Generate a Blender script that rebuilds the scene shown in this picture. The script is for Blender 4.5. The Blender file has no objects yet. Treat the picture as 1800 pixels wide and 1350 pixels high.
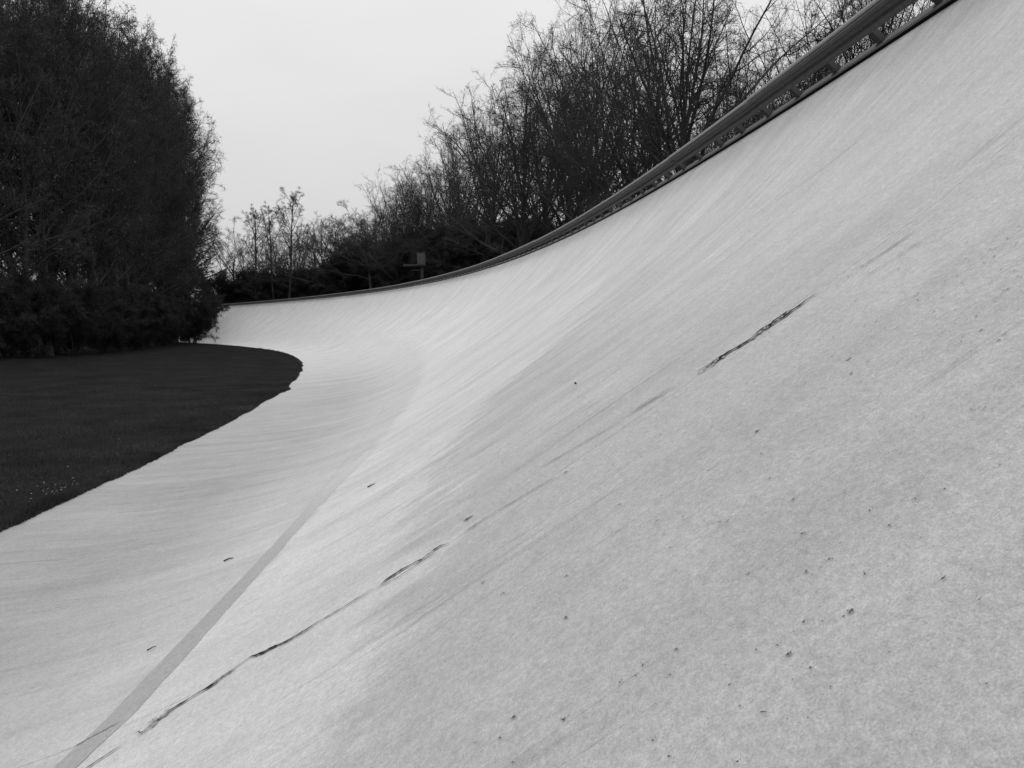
import bpy, math, random
import numpy as np
from mathutils import Matrix, Vector

# ------------------------------------------------------------------ scene
sc = bpy.context.scene
COL = sc.collection
R = math.radians
cam_d = bpy.data.cameras.new("camera")
cam = bpy.data.objects.new("camera", cam_d)
COL.objects.link(cam)
sc.camera = cam
EYE = 3.2349
YAW, PITCH, ROLL = -0.0236026, 0.0911530, -0.0171989
_F = Vector((-math.sin(YAW)*math.cos(PITCH), math.cos(YAW)*math.cos(PITCH), -math.sin(PITCH)))
_R = Vector((math.cos(YAW), math.sin(YAW), 0)); _U = _R.cross(_F)
_R2 = _R*math.cos(ROLL) + _U*math.sin(ROLL); _U2 = -_R*math.sin(ROLL) + _U*math.cos(ROLL)
m = Matrix.Identity(4)
for i in range(3):
    m[i][0] = _R2[i]; m[i][1] = _U2[i]; m[i][2] = -_F[i]
m[2][3] = EYE
cam.matrix_world = m
cam_d.sensor_width = 36.0
cam_d.lens = 36.0*1250.1/1800.0
cam_d.clip_start = 0.05
cam_d.clip_end = 3000

SUN_EL, SUN_AZ = R(42), R(168)      # azimuth measured from +Y clockwise: behind the camera
world = bpy.data.worlds.new("World"); sc.world = world; world.use_nodes = True
wn = world.node_tree; wn.nodes.clear()
sky = wn.nodes.new("ShaderNodeTexSky"); sky.sky_type = 'NISHITA'; sky.sun_disc = False
sky.sun_elevation = SUN_EL; sky.sun_rotation = SUN_AZ
sky.air_density = 1.0; sky.dust_density = 3.0; sky.ozone_density = 1.0
bw = wn.nodes.new("ShaderNodeRGBToBW")
mx = wn.nodes.new("ShaderNodeMix"); mx.data_type = 'RGBA'
mx.inputs['Factor'].default_value = 0.93
# an overcast cloud layer: luminance rises from the horizon to the zenith, with faint cloud tone
tco = wn.nodes.new("ShaderNodeTexCoord"); sxyz = wn.nodes.new("ShaderNodeSeparateXYZ"); wn.links.new(tco.outputs['Generated'], sxyz.inputs[0])
def wm(op, a, b, clamp=False):
    nd = wn.nodes.new("ShaderNodeMath"); nd.operation = op; nd.use_clamp = clamp
    for i_, v_ in enumerate((a, b)):
        if isinstance(v_, (int, float)): nd.inputs[i_].default_value = v_
        else: wn.links.new(v_, nd.inputs[i_])
    return nd.outputs[0]
cmap = wn.nodes.new("ShaderNodeMapping"); cmap.inputs['Scale'].default_value = (1.0, 1.0, 3.5); wn.links.new(tco.outputs['Generated'], cmap.inputs[0])
cn = wn.nodes.new("ShaderNodeTexNoise"); cn.inputs['Scale'].default_value = 2.6; cn.inputs['Detail'].default_value = 4; wn.links.new(cmap.outputs[0], cn.inputs['Vector'])
elv = wm('MAXIMUM', sxyz.outputs[2], 0.0)
lum = wm('MULTIPLY', wm('ADD', wm('MULTIPLY', elv, 1.15), 1.0), 5.35)
lum = wm('MULTIPLY', lum, wm('ADD', wm('MULTIPLY', cn.outputs['Fac'], 0.16), 0.92))
gcc = wn.nodes.new("ShaderNodeCombineColor")
for i_ in range(3): wn.links.new(lum, gcc.inputs[i_])
wn.links.new(gcc.outputs[0], mx.inputs['B'])
bg = wn.nodes.new("ShaderNodeBackground"); bg.inputs['Strength'].default_value = 0.114
wo = wn.nodes.new("ShaderNodeOutputWorld")
wn.links.new(sky.outputs[0], bw.inputs[0]); wn.links.new(bw.outputs[0], mx.inputs['A'])
wn.links.new(mx.outputs['Result'], bg.inputs['Color']); wn.links.new(bg.outputs[0], wo.inputs['Surface'])

sun_d = bpy.data.lights.new("sun", 'SUN'); sun_d.energy = 0.6; sun_d.angle = R(20); sun_d.color = (1, 1, 1)
sun = bpy.data.objects.new("sun", sun_d); COL.objects.link(sun)
sd = Vector((math.sin(SUN_AZ)*math.cos(SUN_EL), math.cos(SUN_AZ)*math.cos(SUN_EL), math.sin(SUN_EL)))
sun.rotation_euler = sd.to_track_quat('Z', 'Y').to_euler()
sun.location = (0, -20, 60)
sc.view_settings.view_transform = 'Standard'; sc.view_settings.look = 'None'
sc.view_settings.exposure = 0.0; sc.view_settings.gamma = 1.0
sc.view_settings.use_curve_mapping = False
sc.cycles.max_bounces = 5; sc.cycles.diffuse_bounces = 3
sc.cycles.use_adaptive_sampling = True

rng = np.random.default_rng(11)

# ------------------------------------------------------------------ helpers
def tag(o, label=None, cat=None, group=None, kind=None):
    if label: o['label'] = label
    if cat: o['category'] = cat
    if group: o['group'] = group
    if kind: o['kind'] = kind
    return o
def empty(name, loc=(0, 0, 0)):
    o = bpy.data.objects.new(name, None); o.location = loc; COL.objects.link(o); return o
def link(name, me, parent=None, loc=None):
    o = bpy.data.objects.new(name, me); COL.objects.link(o)
    if parent: o.parent = parent
    if loc is not None: o.location = loc
    return o
def mesh_np(name, V, faces, mat=None, smooth=False, uv=None):
    """V (n,3); faces (m,k) array, all of one size; uv per vertex"""
    V = np.asarray(V, dtype=np.float32); F = np.asarray(faces, dtype=np.int32)
    me = bpy.data.meshes.new(name)
    k = F.shape[1]
    me.vertices.add(len(V)); me.vertices.foreach_set('co', V.ravel())
    me.loops.add(F.size); me.loops.foreach_set('vertex_index', F.ravel())
    me.polygons.add(len(F)); me.polygons.foreach_set('loop_start', np.arange(0, F.size, k, dtype=np.int32))
    if smooth: me.polygons.foreach_set('use_smooth', np.ones(len(F), dtype=bool))
    if uv is not None:
        l = me.uv_layers.new(name='UVMap')
        l.data.foreach_set('uv', np.asarray(uv, dtype=np.float32)[F.ravel()].ravel())
    me.update(calc_edges=True)
    if mat: me.materials.append(mat)
    return me
def poly_mesh(name, V, faces, mat=None, smooth=False):
    me = bpy.data.meshes.new(name); me.from_pydata([tuple(v) for v in V], [], faces); me.update()
    if smooth: me.polygons.foreach_set('use_smooth', [True]*len(me.polygons))
    if mat: me.materials.append(mat)
    return me
def vnoise(x, y, seed=0):
    """smooth 2-D value noise in -1..1"""
    x = np.asarray(x, float); y = np.asarray(y, float)
    xi = np.floor(x).astype(np.int64); yi = np.floor(y).astype(np.int64); fx = x-xi; fy = y-yi
    fx = fx*fx*(3-2*fx); fy = fy*fy*(3-2*fy)
    def h(a, b):
        v = (a*374761393 + b*668265263 + seed*974634777) & 0xffffffff
        v = ((v ^ (v >> 13))*1274126177) & 0xffffffff
        return ((v ^ (v >> 16)) & 0xffff)/32767.5 - 1
    return (h(xi, yi)*(1-fx)+h(xi+1, yi)*fx)*(1-fy)+(h(xi, yi+1)*(1-fx)+h(xi+1, yi+1)*fx)*fy

# ------------------------------------------------------------------ the curve of the track
K0, K1, K2 = 0.0036472796719, 5.84689484531e-05, -4.790728622e-07
W, W0 = 13.564, 7.7184
SL = np.array([-0.010206, 0.138686, 0.594706, 0.724090, 1.220263])
_s = np.arange(-60, 230, 0.1)
_k = K0 + K1*_s + K2*_s**2
_k = np.where(_s < -20, K0 - K1*20 + K2*400, np.where(_s > 172, 0.0, _k))
_t = np.concatenate([[0], np.cumsum((_k[1:]+_k[:-1])/2*0.1)]); _t -= np.interp(0, _s, _t)
_x = np.concatenate([[0], np.cumsum(-np.sin((_t[1:]+_t[:-1])/2)*0.1)])
_y = np.concatenate([[0], np.cumsum(np.cos((_t[1:]+_t[:-1])/2)*0.1)])
_x -= np.interp(0, _s, _x); _y -= np.interp(0, _s, _y)
_w = np.linspace(0, W, 400); _sl = np.interp(_w, np.linspace(0, W, 5), SL)
_z = np.concatenate([[0], np.cumsum((_sl[1:]+_sl[:-1])/2*np.diff(_w))])
def zprof(w): return np.interp(w, _w, _z)
def slope(w): return np.interp(w, _w, _sl)
def pt(s, w, dz=0.0, z=None):
    s = np.asarray(s, float); w = np.asarray(w, float)
    th = np.interp(s, _s, _t); d = w-W0
    zz = (zprof(w) if z is None else z) + dz
    return np.stack(np.broadcast_arrays(np.interp(s, _s, _x)+d*np.cos(th), np.interp(s, _s, _y)+d*np.sin(th), zz), -1)
SE = SL[-1]; NE = math.sqrt(1+SE*SE)
def edge_frame(s):
    """origin on the upper slab edge; T along, U up the slope, N off the surface"""
    s = np.asarray(s, float); th = np.interp(s, _s, _t)
    O = pt(s, np.full(s.shape, W))
    T = np.stack([-np.sin(th), np.cos(th), 0*th], -1)
    U = np.stack([np.cos(th)/NE, np.sin(th)/NE, 0*th+SE/NE], -1)
    N = np.stack([-SE*np.cos(th)/NE, -SE*np.sin(th)/NE, 0*th+1/NE], -1)
    return O, T, U, N

# ------------------------------------------------------------------ materials
def new_mat(name):
    mt = bpy.data.materials.new(name); mt.use_nodes = True
    nt = mt.node_tree; b = nt.nodes['Principled BSDF']; return mt, nt, b
class NT:
    def __init__(s, nt): s.nt = nt
    def n(s, typ, **kw):
        nd = s.nt.nodes.new(typ)
        for k, v in kw.items(): setattr(nd, k, v)
        return nd
    def put(s, sock, v):
        if isinstance(v, (int, float)): sock.default_value = v
        elif isinstance(v, tuple): sock.default_value = v
        else: s.nt.links.new(v, sock)
    def math(s, op, a, b=0.0, c=None, clamp=False):
        nd = s.n('ShaderNodeMath', operation=op, use_clamp=clamp); s.put(nd.inputs[0], a); s.put(nd.inputs[1], b)
        if c is not None: s.put(nd.inputs[2], c)
        return nd.outputs[0]
    def noise(s, vec, scale, detail=4, rough=0.55):
        nd = s.n('ShaderNodeTexNoise'); s.put(nd.inputs['Vector'], vec); nd.inputs['Scale'].default_value = scale
        nd.inputs['Detail'].default_value = detail; nd.inputs['Roughness'].default_value = rough; return nd.outputs['Fac']
    def comb(s, x, y, z=0.0):
        nd = s.n('ShaderNodeCombineXYZ'); s.put(nd.inputs[0], x); s.put(nd.inputs[1], y); s.put(nd.inputs[2], z); return nd.outputs[0]
    def remap(s, v, a, b, c, d, smooth=True):
        nd = s.n('ShaderNodeMapRange'); nd.interpolation_type = 'SMOOTHSTEP' if smooth else 'LINEAR'
        s.put(nd.inputs['Value'], v); s.put(nd.inputs['From Min'], a); s.put(nd.inputs['From Max'], b)
        s.put(nd.inputs['To Min'], c); s.put(nd.inputs['To Max'], d); return nd.outputs['Result']
    def curve(s, v, pts):
        nd = s.n('ShaderNodeFloatCurve'); s.put(nd.inputs['Value'], v); cm = nd.mapping; c = cm.curves[0]
        while len(c.points) < len(pts): c.points.new(0.5, 0.5)
        for q, (x, y) in zip(c.points, pts): q.location = (x, y); q.handle_type = 'AUTO_CLAMPED'
        cm.update(); return nd.outputs[0]
    def grey(s, v):
        nd = s.n('ShaderNodeCombineColor'); 
        for i in range(3): s.put(nd.inputs[i], v)
        return nd.outputs[0]

def concrete(name, gain=1.0, bump=1.0, plain=False):
    mt, nt, b = new_mat(name); g = NT(nt)
    uvn = g.n('ShaderNodeUVMap'); uvn.uv_map = 'UVMap'
    sep = g.n('ShaderNodeSeparateXYZ'); nt.links.new(uvn.outputs[0], sep.inputs[0])
    s_, w_ = sep.outputs[0], sep.outputs[1]
    P = g.comb(s_, w_)
    warp = g.math('SUBTRACT', g.noise(P, 0.35, 4), 0.5)
    warp2 = g.math('SUBTRACT', g.noise(g.comb(g.math('MULTIPLY', s_, 2.2), g.math('MULTIPLY', w_, 0.5)), 0.9, 5), 0.5)
    # water stains run down the slope: noise squeezed along the track
    st1 = g.noise(g.comb(g.math('ADD', g.math('MULTIPLY', s_, 1.5), g.math('MULTIPLY', warp, 1.2)), g.math('MULTIPLY', w_, 0.16)), 1.0, 6, 0.62)
    st2 = g.noise(g.comb(g.math('MULTIPLY', s_, 7.0), g.math('MULTIPLY', w_, 0.7)), 1.0, 5, 0.6)
    blot = g.noise(P, 0.55, 6, 0.6)
    mott = g.noise(P, 9.0, 6, 0.65)
    if plain:
        col = g.math('MULTIPLY', g.math('ADD', 0.86, g.math('MULTIPLY', mott, 0.28)), g.remap(s_, 6.0, 12.8, 0.375*gain, 0.56*gain))
    else:
        sn = g.math('DIVIDE', s_, 100.0, clamp=True)
        wb = g.math('MULTIPLY', g.curve(sn, [(0, .525), (.064, .545), (.104, .563), (.17, .609), (.33, .669), (.47, .73), (.68, .74), (.87, .735), (1, .70)]), 10.0)
        wb = g.math('ADD', wb, g.math('MULTIPLY', warp2, g.remap(s_, 6.0, 30.0, 0.3, 1.3)))
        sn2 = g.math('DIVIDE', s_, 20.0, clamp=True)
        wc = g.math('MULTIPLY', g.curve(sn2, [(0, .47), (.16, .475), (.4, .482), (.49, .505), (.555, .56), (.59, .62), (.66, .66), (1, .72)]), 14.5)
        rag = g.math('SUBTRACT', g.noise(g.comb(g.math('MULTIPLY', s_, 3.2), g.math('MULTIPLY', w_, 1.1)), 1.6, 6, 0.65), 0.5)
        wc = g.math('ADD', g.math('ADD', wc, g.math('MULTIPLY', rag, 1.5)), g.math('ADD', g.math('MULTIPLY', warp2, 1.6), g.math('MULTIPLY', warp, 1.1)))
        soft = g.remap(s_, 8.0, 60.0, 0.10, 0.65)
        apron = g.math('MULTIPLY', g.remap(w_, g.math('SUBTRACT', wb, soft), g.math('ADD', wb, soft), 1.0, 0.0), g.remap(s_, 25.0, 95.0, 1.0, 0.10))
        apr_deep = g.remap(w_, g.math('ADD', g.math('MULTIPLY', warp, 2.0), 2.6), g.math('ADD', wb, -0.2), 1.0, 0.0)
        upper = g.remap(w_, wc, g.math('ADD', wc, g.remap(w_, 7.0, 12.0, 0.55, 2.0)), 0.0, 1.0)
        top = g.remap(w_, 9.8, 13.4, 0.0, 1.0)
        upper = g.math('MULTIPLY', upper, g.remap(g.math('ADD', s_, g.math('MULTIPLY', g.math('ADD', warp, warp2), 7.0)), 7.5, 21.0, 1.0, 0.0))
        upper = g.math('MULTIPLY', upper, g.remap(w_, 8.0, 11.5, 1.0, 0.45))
        col = g.math('ADD', 0.605, g.remap(s_, 8.0, 60.0, 0.0, 0.17))  # far wall painted lighter along the track to stand in for brighter light
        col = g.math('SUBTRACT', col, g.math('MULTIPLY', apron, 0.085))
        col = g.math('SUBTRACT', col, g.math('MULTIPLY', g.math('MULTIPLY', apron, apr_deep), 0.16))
        col = g.math('SUBTRACT', col, g.math('MULTIPLY', upper, 0.135))  # stain tone and the shading of the fold, painted together as a darker bank
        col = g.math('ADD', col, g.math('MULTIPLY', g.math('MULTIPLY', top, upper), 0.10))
        bl2 = g.noise(P, 2.6, 6, 0.7)
        col = g.math('MULTIPLY', col, g.math('ADD', 0.85, g.math('MULTIPLY', bl2, 0.30)))
        var = g.math('ADD', g.math('ADD', g.math('MULTIPLY', g.math('SUBTRACT', st1, 0.5), g.remap(s_, 3.0, 9.0, 0.34, 0.52)), g.math('MULTIPLY', g.math('SUBTRACT', st2, 0.5), g.remap(s_, 2.5, 7.5, 0.06, 0.30))),
                     g.math('ADD', g.math('MULTIPLY', g.math('SUBTRACT', blot, 0.5), 0.34), g.math('MULTIPLY', g.math('SUBTRACT', mott, 0.5), 0.20)))
        col = g.math('MULTIPLY', col, g.math('ADD', 1.0, var))
        # a few darker run marks with sharper edges
        ln = g.noise(g.comb(g.math('ADD', g.math('MULTIPLY', s_, 2.6), g.math('MULTIPLY', warp2, .8)), g.math('MULTIPLY', w_, 0.12)), 1.0, 3, 0.5)
        line = g.math('MULTIPLY', g.remap(g.math('ABSOLUTE', g.math('SUBTRACT', ln, 0.47)), 0.0, 0.010, 1.0, 0.0), g.remap(blot, 0.42, 0.6, 0.0, 1.0))
        col = g.math('MULTIPLY', col, g.math('SUBTRACT', 1.0, g.math('MULTIPLY', line, 0.20)))
        # dark dashes left where joints and surface cracks hold dirt
        dsh = g.noise(g.comb(g.math('MULTIPLY', s_, 20.0), g.math('MULTIPLY', w_, 2.5)), 1.0, 4, 0.6)
        col = g.math('MULTIPLY', col, g.math('SUBTRACT', 1.0, g.math('MULTIPLY', g.remap(dsh, 0.66, 0.76, 0.0, 1.0), g.remap(s_, 3.0, 7.0, 0.10, 0.40))))
        col = g.math('MULTIPLY', col, gain)
    # pits and worn aggregate
    fine = g.noise(P, 42.0, 6, 0.75)
    grit = g.noise(P, 150.0, 3, 0.8)
    area = g.remap(g.noise(P, 0.8, 3), 0.42, 0.62, 0.25, 1.0)
    pv = g.n('ShaderNodeTexVoronoi', feature='F1'); g.put(pv.inputs['Vector'], g.comb(g.math('ADD', s_, g.math('MULTIPLY', fine, 0.03)), g.math('ADD', w_, g.math('MULTIPLY', mott, 0.05))))
    pv.inputs['Scale'].default_value = 7.0
    sepc = g.n('ShaderNodeSeparateColor'); nt.links.new(pv.outputs['Color'], sepc.inputs[0])
    rad = g.math('MULTIPLY', g.math('MULTIPLY', sepc.outputs[0], sepc.outputs[0]), 0.13)
    pit = g.math('MULTIPLY', g.remap(g.math('SUBTRACT', pv.outputs['Distance'], rad), -0.02, 0.015, 1.0, 0.0), g.remap(sepc.outputs[1], 0.60, 0.75, 0.0, 1.0))
    pit = g.math('MULTIPLY', pit, g.remap(mott, 0.45, 0.62, 0.0, 1.0))
    pit = g.math('MULTIPLY', pit, area)
    col = g.math('MULTIPLY', col, g.math('SUBTRACT', 1.0, g.math('MULTIPLY', pit, 0.6)))
    col = g.math('MULTIPLY', col, g.math('ADD', 0.50, g.math('MULTIPLY', fine, 1.0)))
    col = g.math('MULTIPLY', col, g.math('ADD', 0.73, g.math('MULTIPLY', g.noise(P, 16.0, 7, .75), 0.54)))
    col = g.math('MULTIPLY', col, g.math('ADD', 0.45, g.math('MULTIPLY', grit, 1.10)))
    nt.links.new(g.grey(col), b.inputs['Base Color'])
    b.inputs['Roughness'].default_value = 0.9; b.inputs['Specular IOR Level'].default_value = 0.25
    h = g.math('ADD', g.math('ADD', g.math('MULTIPLY', fine, 0.006), g.math('MULTIPLY', grit, 0.003)), g.math('SUBTRACT', g.math('MULTIPLY', mott, 0.009), g.math('MULTIPLY', pit, 0.012)))
    bp = g.n('ShaderNodeBump'); bp.inputs['Strength'].default_value = 0.9*bump; bp.inputs['Distance'].default_value = 1.0
    nt.links.new(h, bp.inputs['Height']); nt.links.new(bp.outputs[0], b.inputs['Normal'])
    return mt
def simple(name, v, var=0.4, scale=5.0, rough=0.85, metal=0.0, bump=0.0, stretch=(1, 1, 1), spec=0.08):
    mt, nt, b = new_mat(name); g = NT(nt)
    tc = g.n('ShaderNodeTexCoord'); mp = g.n('ShaderNodeMapping'); nt.links.new(tc.outputs['Object'], mp.inputs[0]); mp.inputs['Scale'].default_value = stretch
    nz = g.noise(mp.outputs[0], scale, 6, 0.65)
    col = g.math('MULTIPLY', g.math('ADD', 1.0-var/2, g.math('MULTIPLY', nz, var)), v)
    nt.links.new(g.grey(col), b.inputs['Base Color'])
    b.inputs['Roughness'].default_value = rough; b.inputs['Metallic'].default_value = metal; b.inputs['Specular IOR Level'].default_value = spec
    if bump:
        bp = g.n('ShaderNodeBump'); bp.inputs['Distance'].default_value = bump; bp.inputs['Strength'].default_value = 0.7
        nt.links.new(nz, bp.inputs['Height']); nt.links.new(bp.outputs[0], b.inputs['Normal'])
    return mt
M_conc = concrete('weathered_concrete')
M_strip = concrete('joint_filler', gain=1.0, plain=True, bump=0.6)
M_edge = simple('old_concrete', 0.30, 0.8, 6.0, 0.95, bump=0.01)
M_sill = simple('lichen_grey_sill', 0.17, 0.9, 8.0, 0.95, bump=0.005)
M_dirt_shade = simple('crack_dirt_and_shade', 0.025, 0.9, 30.0, 1.0)
M_dirt2 = simple('hairline_dirt', 0.13, 0.7, 30.0, 1.0)
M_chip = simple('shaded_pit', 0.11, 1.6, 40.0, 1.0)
M_steel = simple('weathered_galvanised_steel', 0.085, 1.0, 7.0, 0.62, 0.35, bump=0.002, spec=0.3)
M_cap = simple('lit_zinc_cap', 0.30, 0.8, 9.0, 0.6, 0.25)  # paler than the beam: light on the upturned top is in the colour
M_post = simple('dull_steel_post', 0.06, 0.9, 9.0, 0.75, 0.2)
M_bark = simple('dark_bark', 0.050, 1.0, 3.0, 0.95, bump=0.02, stretch=(3, 3, .6))
M_twig = simple('twig_bark', 0.046, 0.5, 1.0, 0.95)
M_leaf = simple('young_leaf', 0.085, 1.8, 0.9, 0.9)
M_leaf2 = simple('evergreen_leaf', 0.032, 0.9, 0.7, 0.9)
M_soil = simple('leaf_litter_soil', 0.016, 1.0, 0.8, 1.0, bump=0.05)
M_grass = simple('short_turf', 0.012, 2.4, 0.5, 1.0, bump=0.12)
M_blade = simple('grass_blade', 0.042, 2.8, 0.45, 0.9)
M_litter = simple('pale_dry_leaf', 0.20, 0.8, 2.0, 0.9)
M_panel = simple('faded_painted_panel', 0.075, 0.5, 3.0, 0.8)
M_plat = simple('grey_platform', 0.05, 0.6, 3.0, 0.8)

# ------------------------------------------------------------------ ground
n = 72; rad = [0, 60, 150, 300, 600, 1200]
V = [(0, 60, -0.30)]; Fc = []
for r_ in rad[1:]:
    for a in range(n): V.append((r_*math.cos(2*math.pi*a/n), 60+r_*math.sin(2*math.pi*a/n), -0.30))
for a in range(n): Fc.append((0, 1+a, 1+(a+1) % n))
for j in range(len(rad)-2):
    for a in range(n):
        p0 = 1+j*n; p1 = p0+n; Fc.append((p0+a, p1+a, p1+(a+1) % n, p0+(a+1) % n))
tag(link('ground', poly_mesh('ground', V, Fc, M_soil)), kind='structure')

def infield_z(s, w):
    d = np.maximum(0, -w)
    z = 0.035 + 0.55*(1-np.exp(-(d/13.0)**1.5)) + 0.55*np.clip((d-16)/10, 0, 1)**1.5 + 0.05*vnoise(s*.25, w*.25, 3) * np.minimum(1, d/2) + 0.02*vnoise(s*1.3, w*1.3, 5)*np.minimum(1, d*2)
    return z
def infield_edge(s):
    return 0.08*vnoise(s*0.5, 0*s, 7) + 0.04*vnoise(s*2.1, 0*s, 8) + 0.02*vnoise(s*6.5, 0*s, 9) + 0.30*np.exp(-((s-36.0)/1.6)**2)*(1+0.0*s) + 0.05
ss = np.concatenate([np.arange(-45, 60, 0.12), np.arange(60, 190, 0.5)])
dw = np.concatenate([[0, 0.02, 0.10, 0.25, 0.5, 0.8, 1.2, 1.7], np.arange(2.3, 12, .8), np.arange(12, 100, 4)])
Sg, Dg = np.meshgrid(ss, dw, indexing='ij')
Eg = infield_edge(Sg); Wg = Eg*np.exp(-Dg/2) - Dg
Zg = infield_z(Sg, Wg)
Zg[:, 0] = -0.25; Zg[:, 1] = np.maximum(Zg[:, 1]-0.015, zprof(np.maximum(Wg[:, 1], 0))+0.012)
Pg = pt(Sg, Wg, z=Zg); a, b_ = Sg.shape
def grid_faces(a, b_):
    i = np.arange(a*b_).reshape(a, b_)
    return np.stack([i[:-1, :-1], i[1:, :-1], i[1:, 1:], i[:-1, 1:]], -1).reshape(-1, 4)
tag(link('infield', mesh_np('infield', Pg.reshape(-1, 3), grid_faces(a, b_), M_grass, True)), kind='structure')

# earth bank outside the wall of the curve
ss = np.arange(-50, 215, 2.0); ww = np.array([W+0.35, W+0.6, W+1.6, W+3, W+6, W+10, W+20, W+35, W+55, W+75])
Sg, Wg = np.meshgrid(ss, ww, indexing='ij')
Zg = 5.6 - 1.2*np.clip((Wg-W-.6)/8, 0, 1) + 0.25*vnoise(Sg*.2, Wg*.2, 21)
Zg = np.where(Wg > W+54, np.where(Wg > W+70, -0.35, 3.6), Zg)
a, b_ = Sg.shape
tag(link('earth_bank', mesh_np('earth_bank', pt(Sg, Wg, z=Zg).reshape(-1, 3), grid_faces(a, b_), M_soil, True)), kind='structure')

# ------------------------------------------------------------------ the track
track = tag(empty('race_track'), kind='structure')
def und(S, Wd): return 0.004*vnoise(S*.4, Wd*.35, 31)+0.0012*vnoise(S*1.5, Wd*.6, 32)
def on_track(s, w, dz=0.004): return pt(s, w, dz=dz+und(np.asarray(s, float), np.asarray(w, float)))
BAY = 7.07; J0 = 4.27
joints = [J0 + BAY*i for i in range(-3, 26)]
def slab(name, s0, s1, wa, wb, lift):
    ds = 0.25 if s0 < 40 else 1.0
    sv = np.linspace(s0, s1, max(4, int((s1-s0)/ds)+1)); wv = np.linspace(wa, wb, max(6, int((wb-wa)/0.3)+1))
    S, Wd = np.meshgrid(sv, wv, indexing='ij')
    P = pt(S, Wd, dz=und(S, Wd)+lift); a, b_ = S.shape
    ring = np.concatenate([np.arange(b_), np.arange(1, a)*b_+b_-1, (a-1)*b_+np.arange(b_-2, -1, -1), np.arange(a-2, 0, -1)*b_])
    V = P.reshape(-1, 3); UV = np.stack([S.ravel(), Wd.ravel()], -1)
    top_ = V[ring]; low = top_-np.array([0, 0, 0.12]); nb = len(V); m_ = len(ring); k = np.arange(m_)
    sk = np.stack([nb+k, nb+m_+k, nb+m_+(k+1) % m_, nb+(k+1) % m_], -1)
    V = np.concatenate([V, top_, low]); UV = np.concatenate([UV, UV[ring], UV[ring]])
    F = np.concatenate([grid_faces(a, b_), sk])
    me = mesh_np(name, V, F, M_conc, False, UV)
    sm = np.zeros(len(F), dtype=bool); sm[:(a-1)*(b_-1)] = True; me.polygons.foreach_set('use_smooth', sm)
    return link(name, me, track)
WS0, WS1 = 5.20, 5.46
rnd = random.Random(4)
def strip_l(s): return 5.07+0.16*np.clip((s-4)/2.5, 0, 1)+0.15*np.clip((s-7)/40, 0, 1)
for i in range(len(joints)-1):
    a0, a1 = joints[i]+0.002, joints[i+1]-0.002
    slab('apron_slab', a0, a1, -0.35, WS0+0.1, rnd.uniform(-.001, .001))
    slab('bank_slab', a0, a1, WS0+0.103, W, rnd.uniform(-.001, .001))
# bed below the slabs, seen only through the joints
ss = np.arange(joints[0], joints[-1], 1.0); ww = np.linspace(-0.3, W-0.02, 30)
Sg, Wg = np.meshgrid(ss, ww, indexing='ij'); a, b_ = Sg.shape
link('slab_bed', mesh_np('slab_bed', pt(Sg, Wg, dz=-0.045).reshape(-1, 3), grid_faces(a, b_), M_edge), track)
# dark filler strip laid along the change of slope
sv = np.arange(-12, 12.9, 0.08)
hw = np.interp(sv, [-12, 3, 4.5, 5, 6.8, 9, 10.4, 12, 14, 16], [.10, .11, .125, .13, .115, .112, .125, .12, .10, .08])
ce = np.interp(sv, [-12, 3, 4, 4.5, 5, 6, 6.9, 9.1, 10.4, 12, 14, 16], [5.10, 5.12, 5.22, 5.30, 5.303, 5.33, 5.36, 5.41, 5.50, 5.68, 5.80, 5.90])
l = ce-hw+0.008*vnoise(sv*3, sv*0, 41)+.004*vnoise(sv*11, sv*0, 43); r = ce+hw+0.014*vnoise(sv*2.5, sv*0, 42)+.007*vnoise(sv*12, sv*0, 44)
rows = np.linspace(0, 1, 5)
S = np.repeat(sv[:, None], 5, 1); Wd = l[:, None]+(r-l)[:, None]*rows
P = on_track(S, Wd, 0.008)
P[:, 0, 2] -= 0.004; P[:, -1, 2] -= 0.004
link('filler_strip', mesh_np('filler_strip', P.reshape(-1, 3), grid_faces(*S.shape), M_strip, True, np.stack([S.ravel(), Wd.ravel()], -1)), track)

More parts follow.
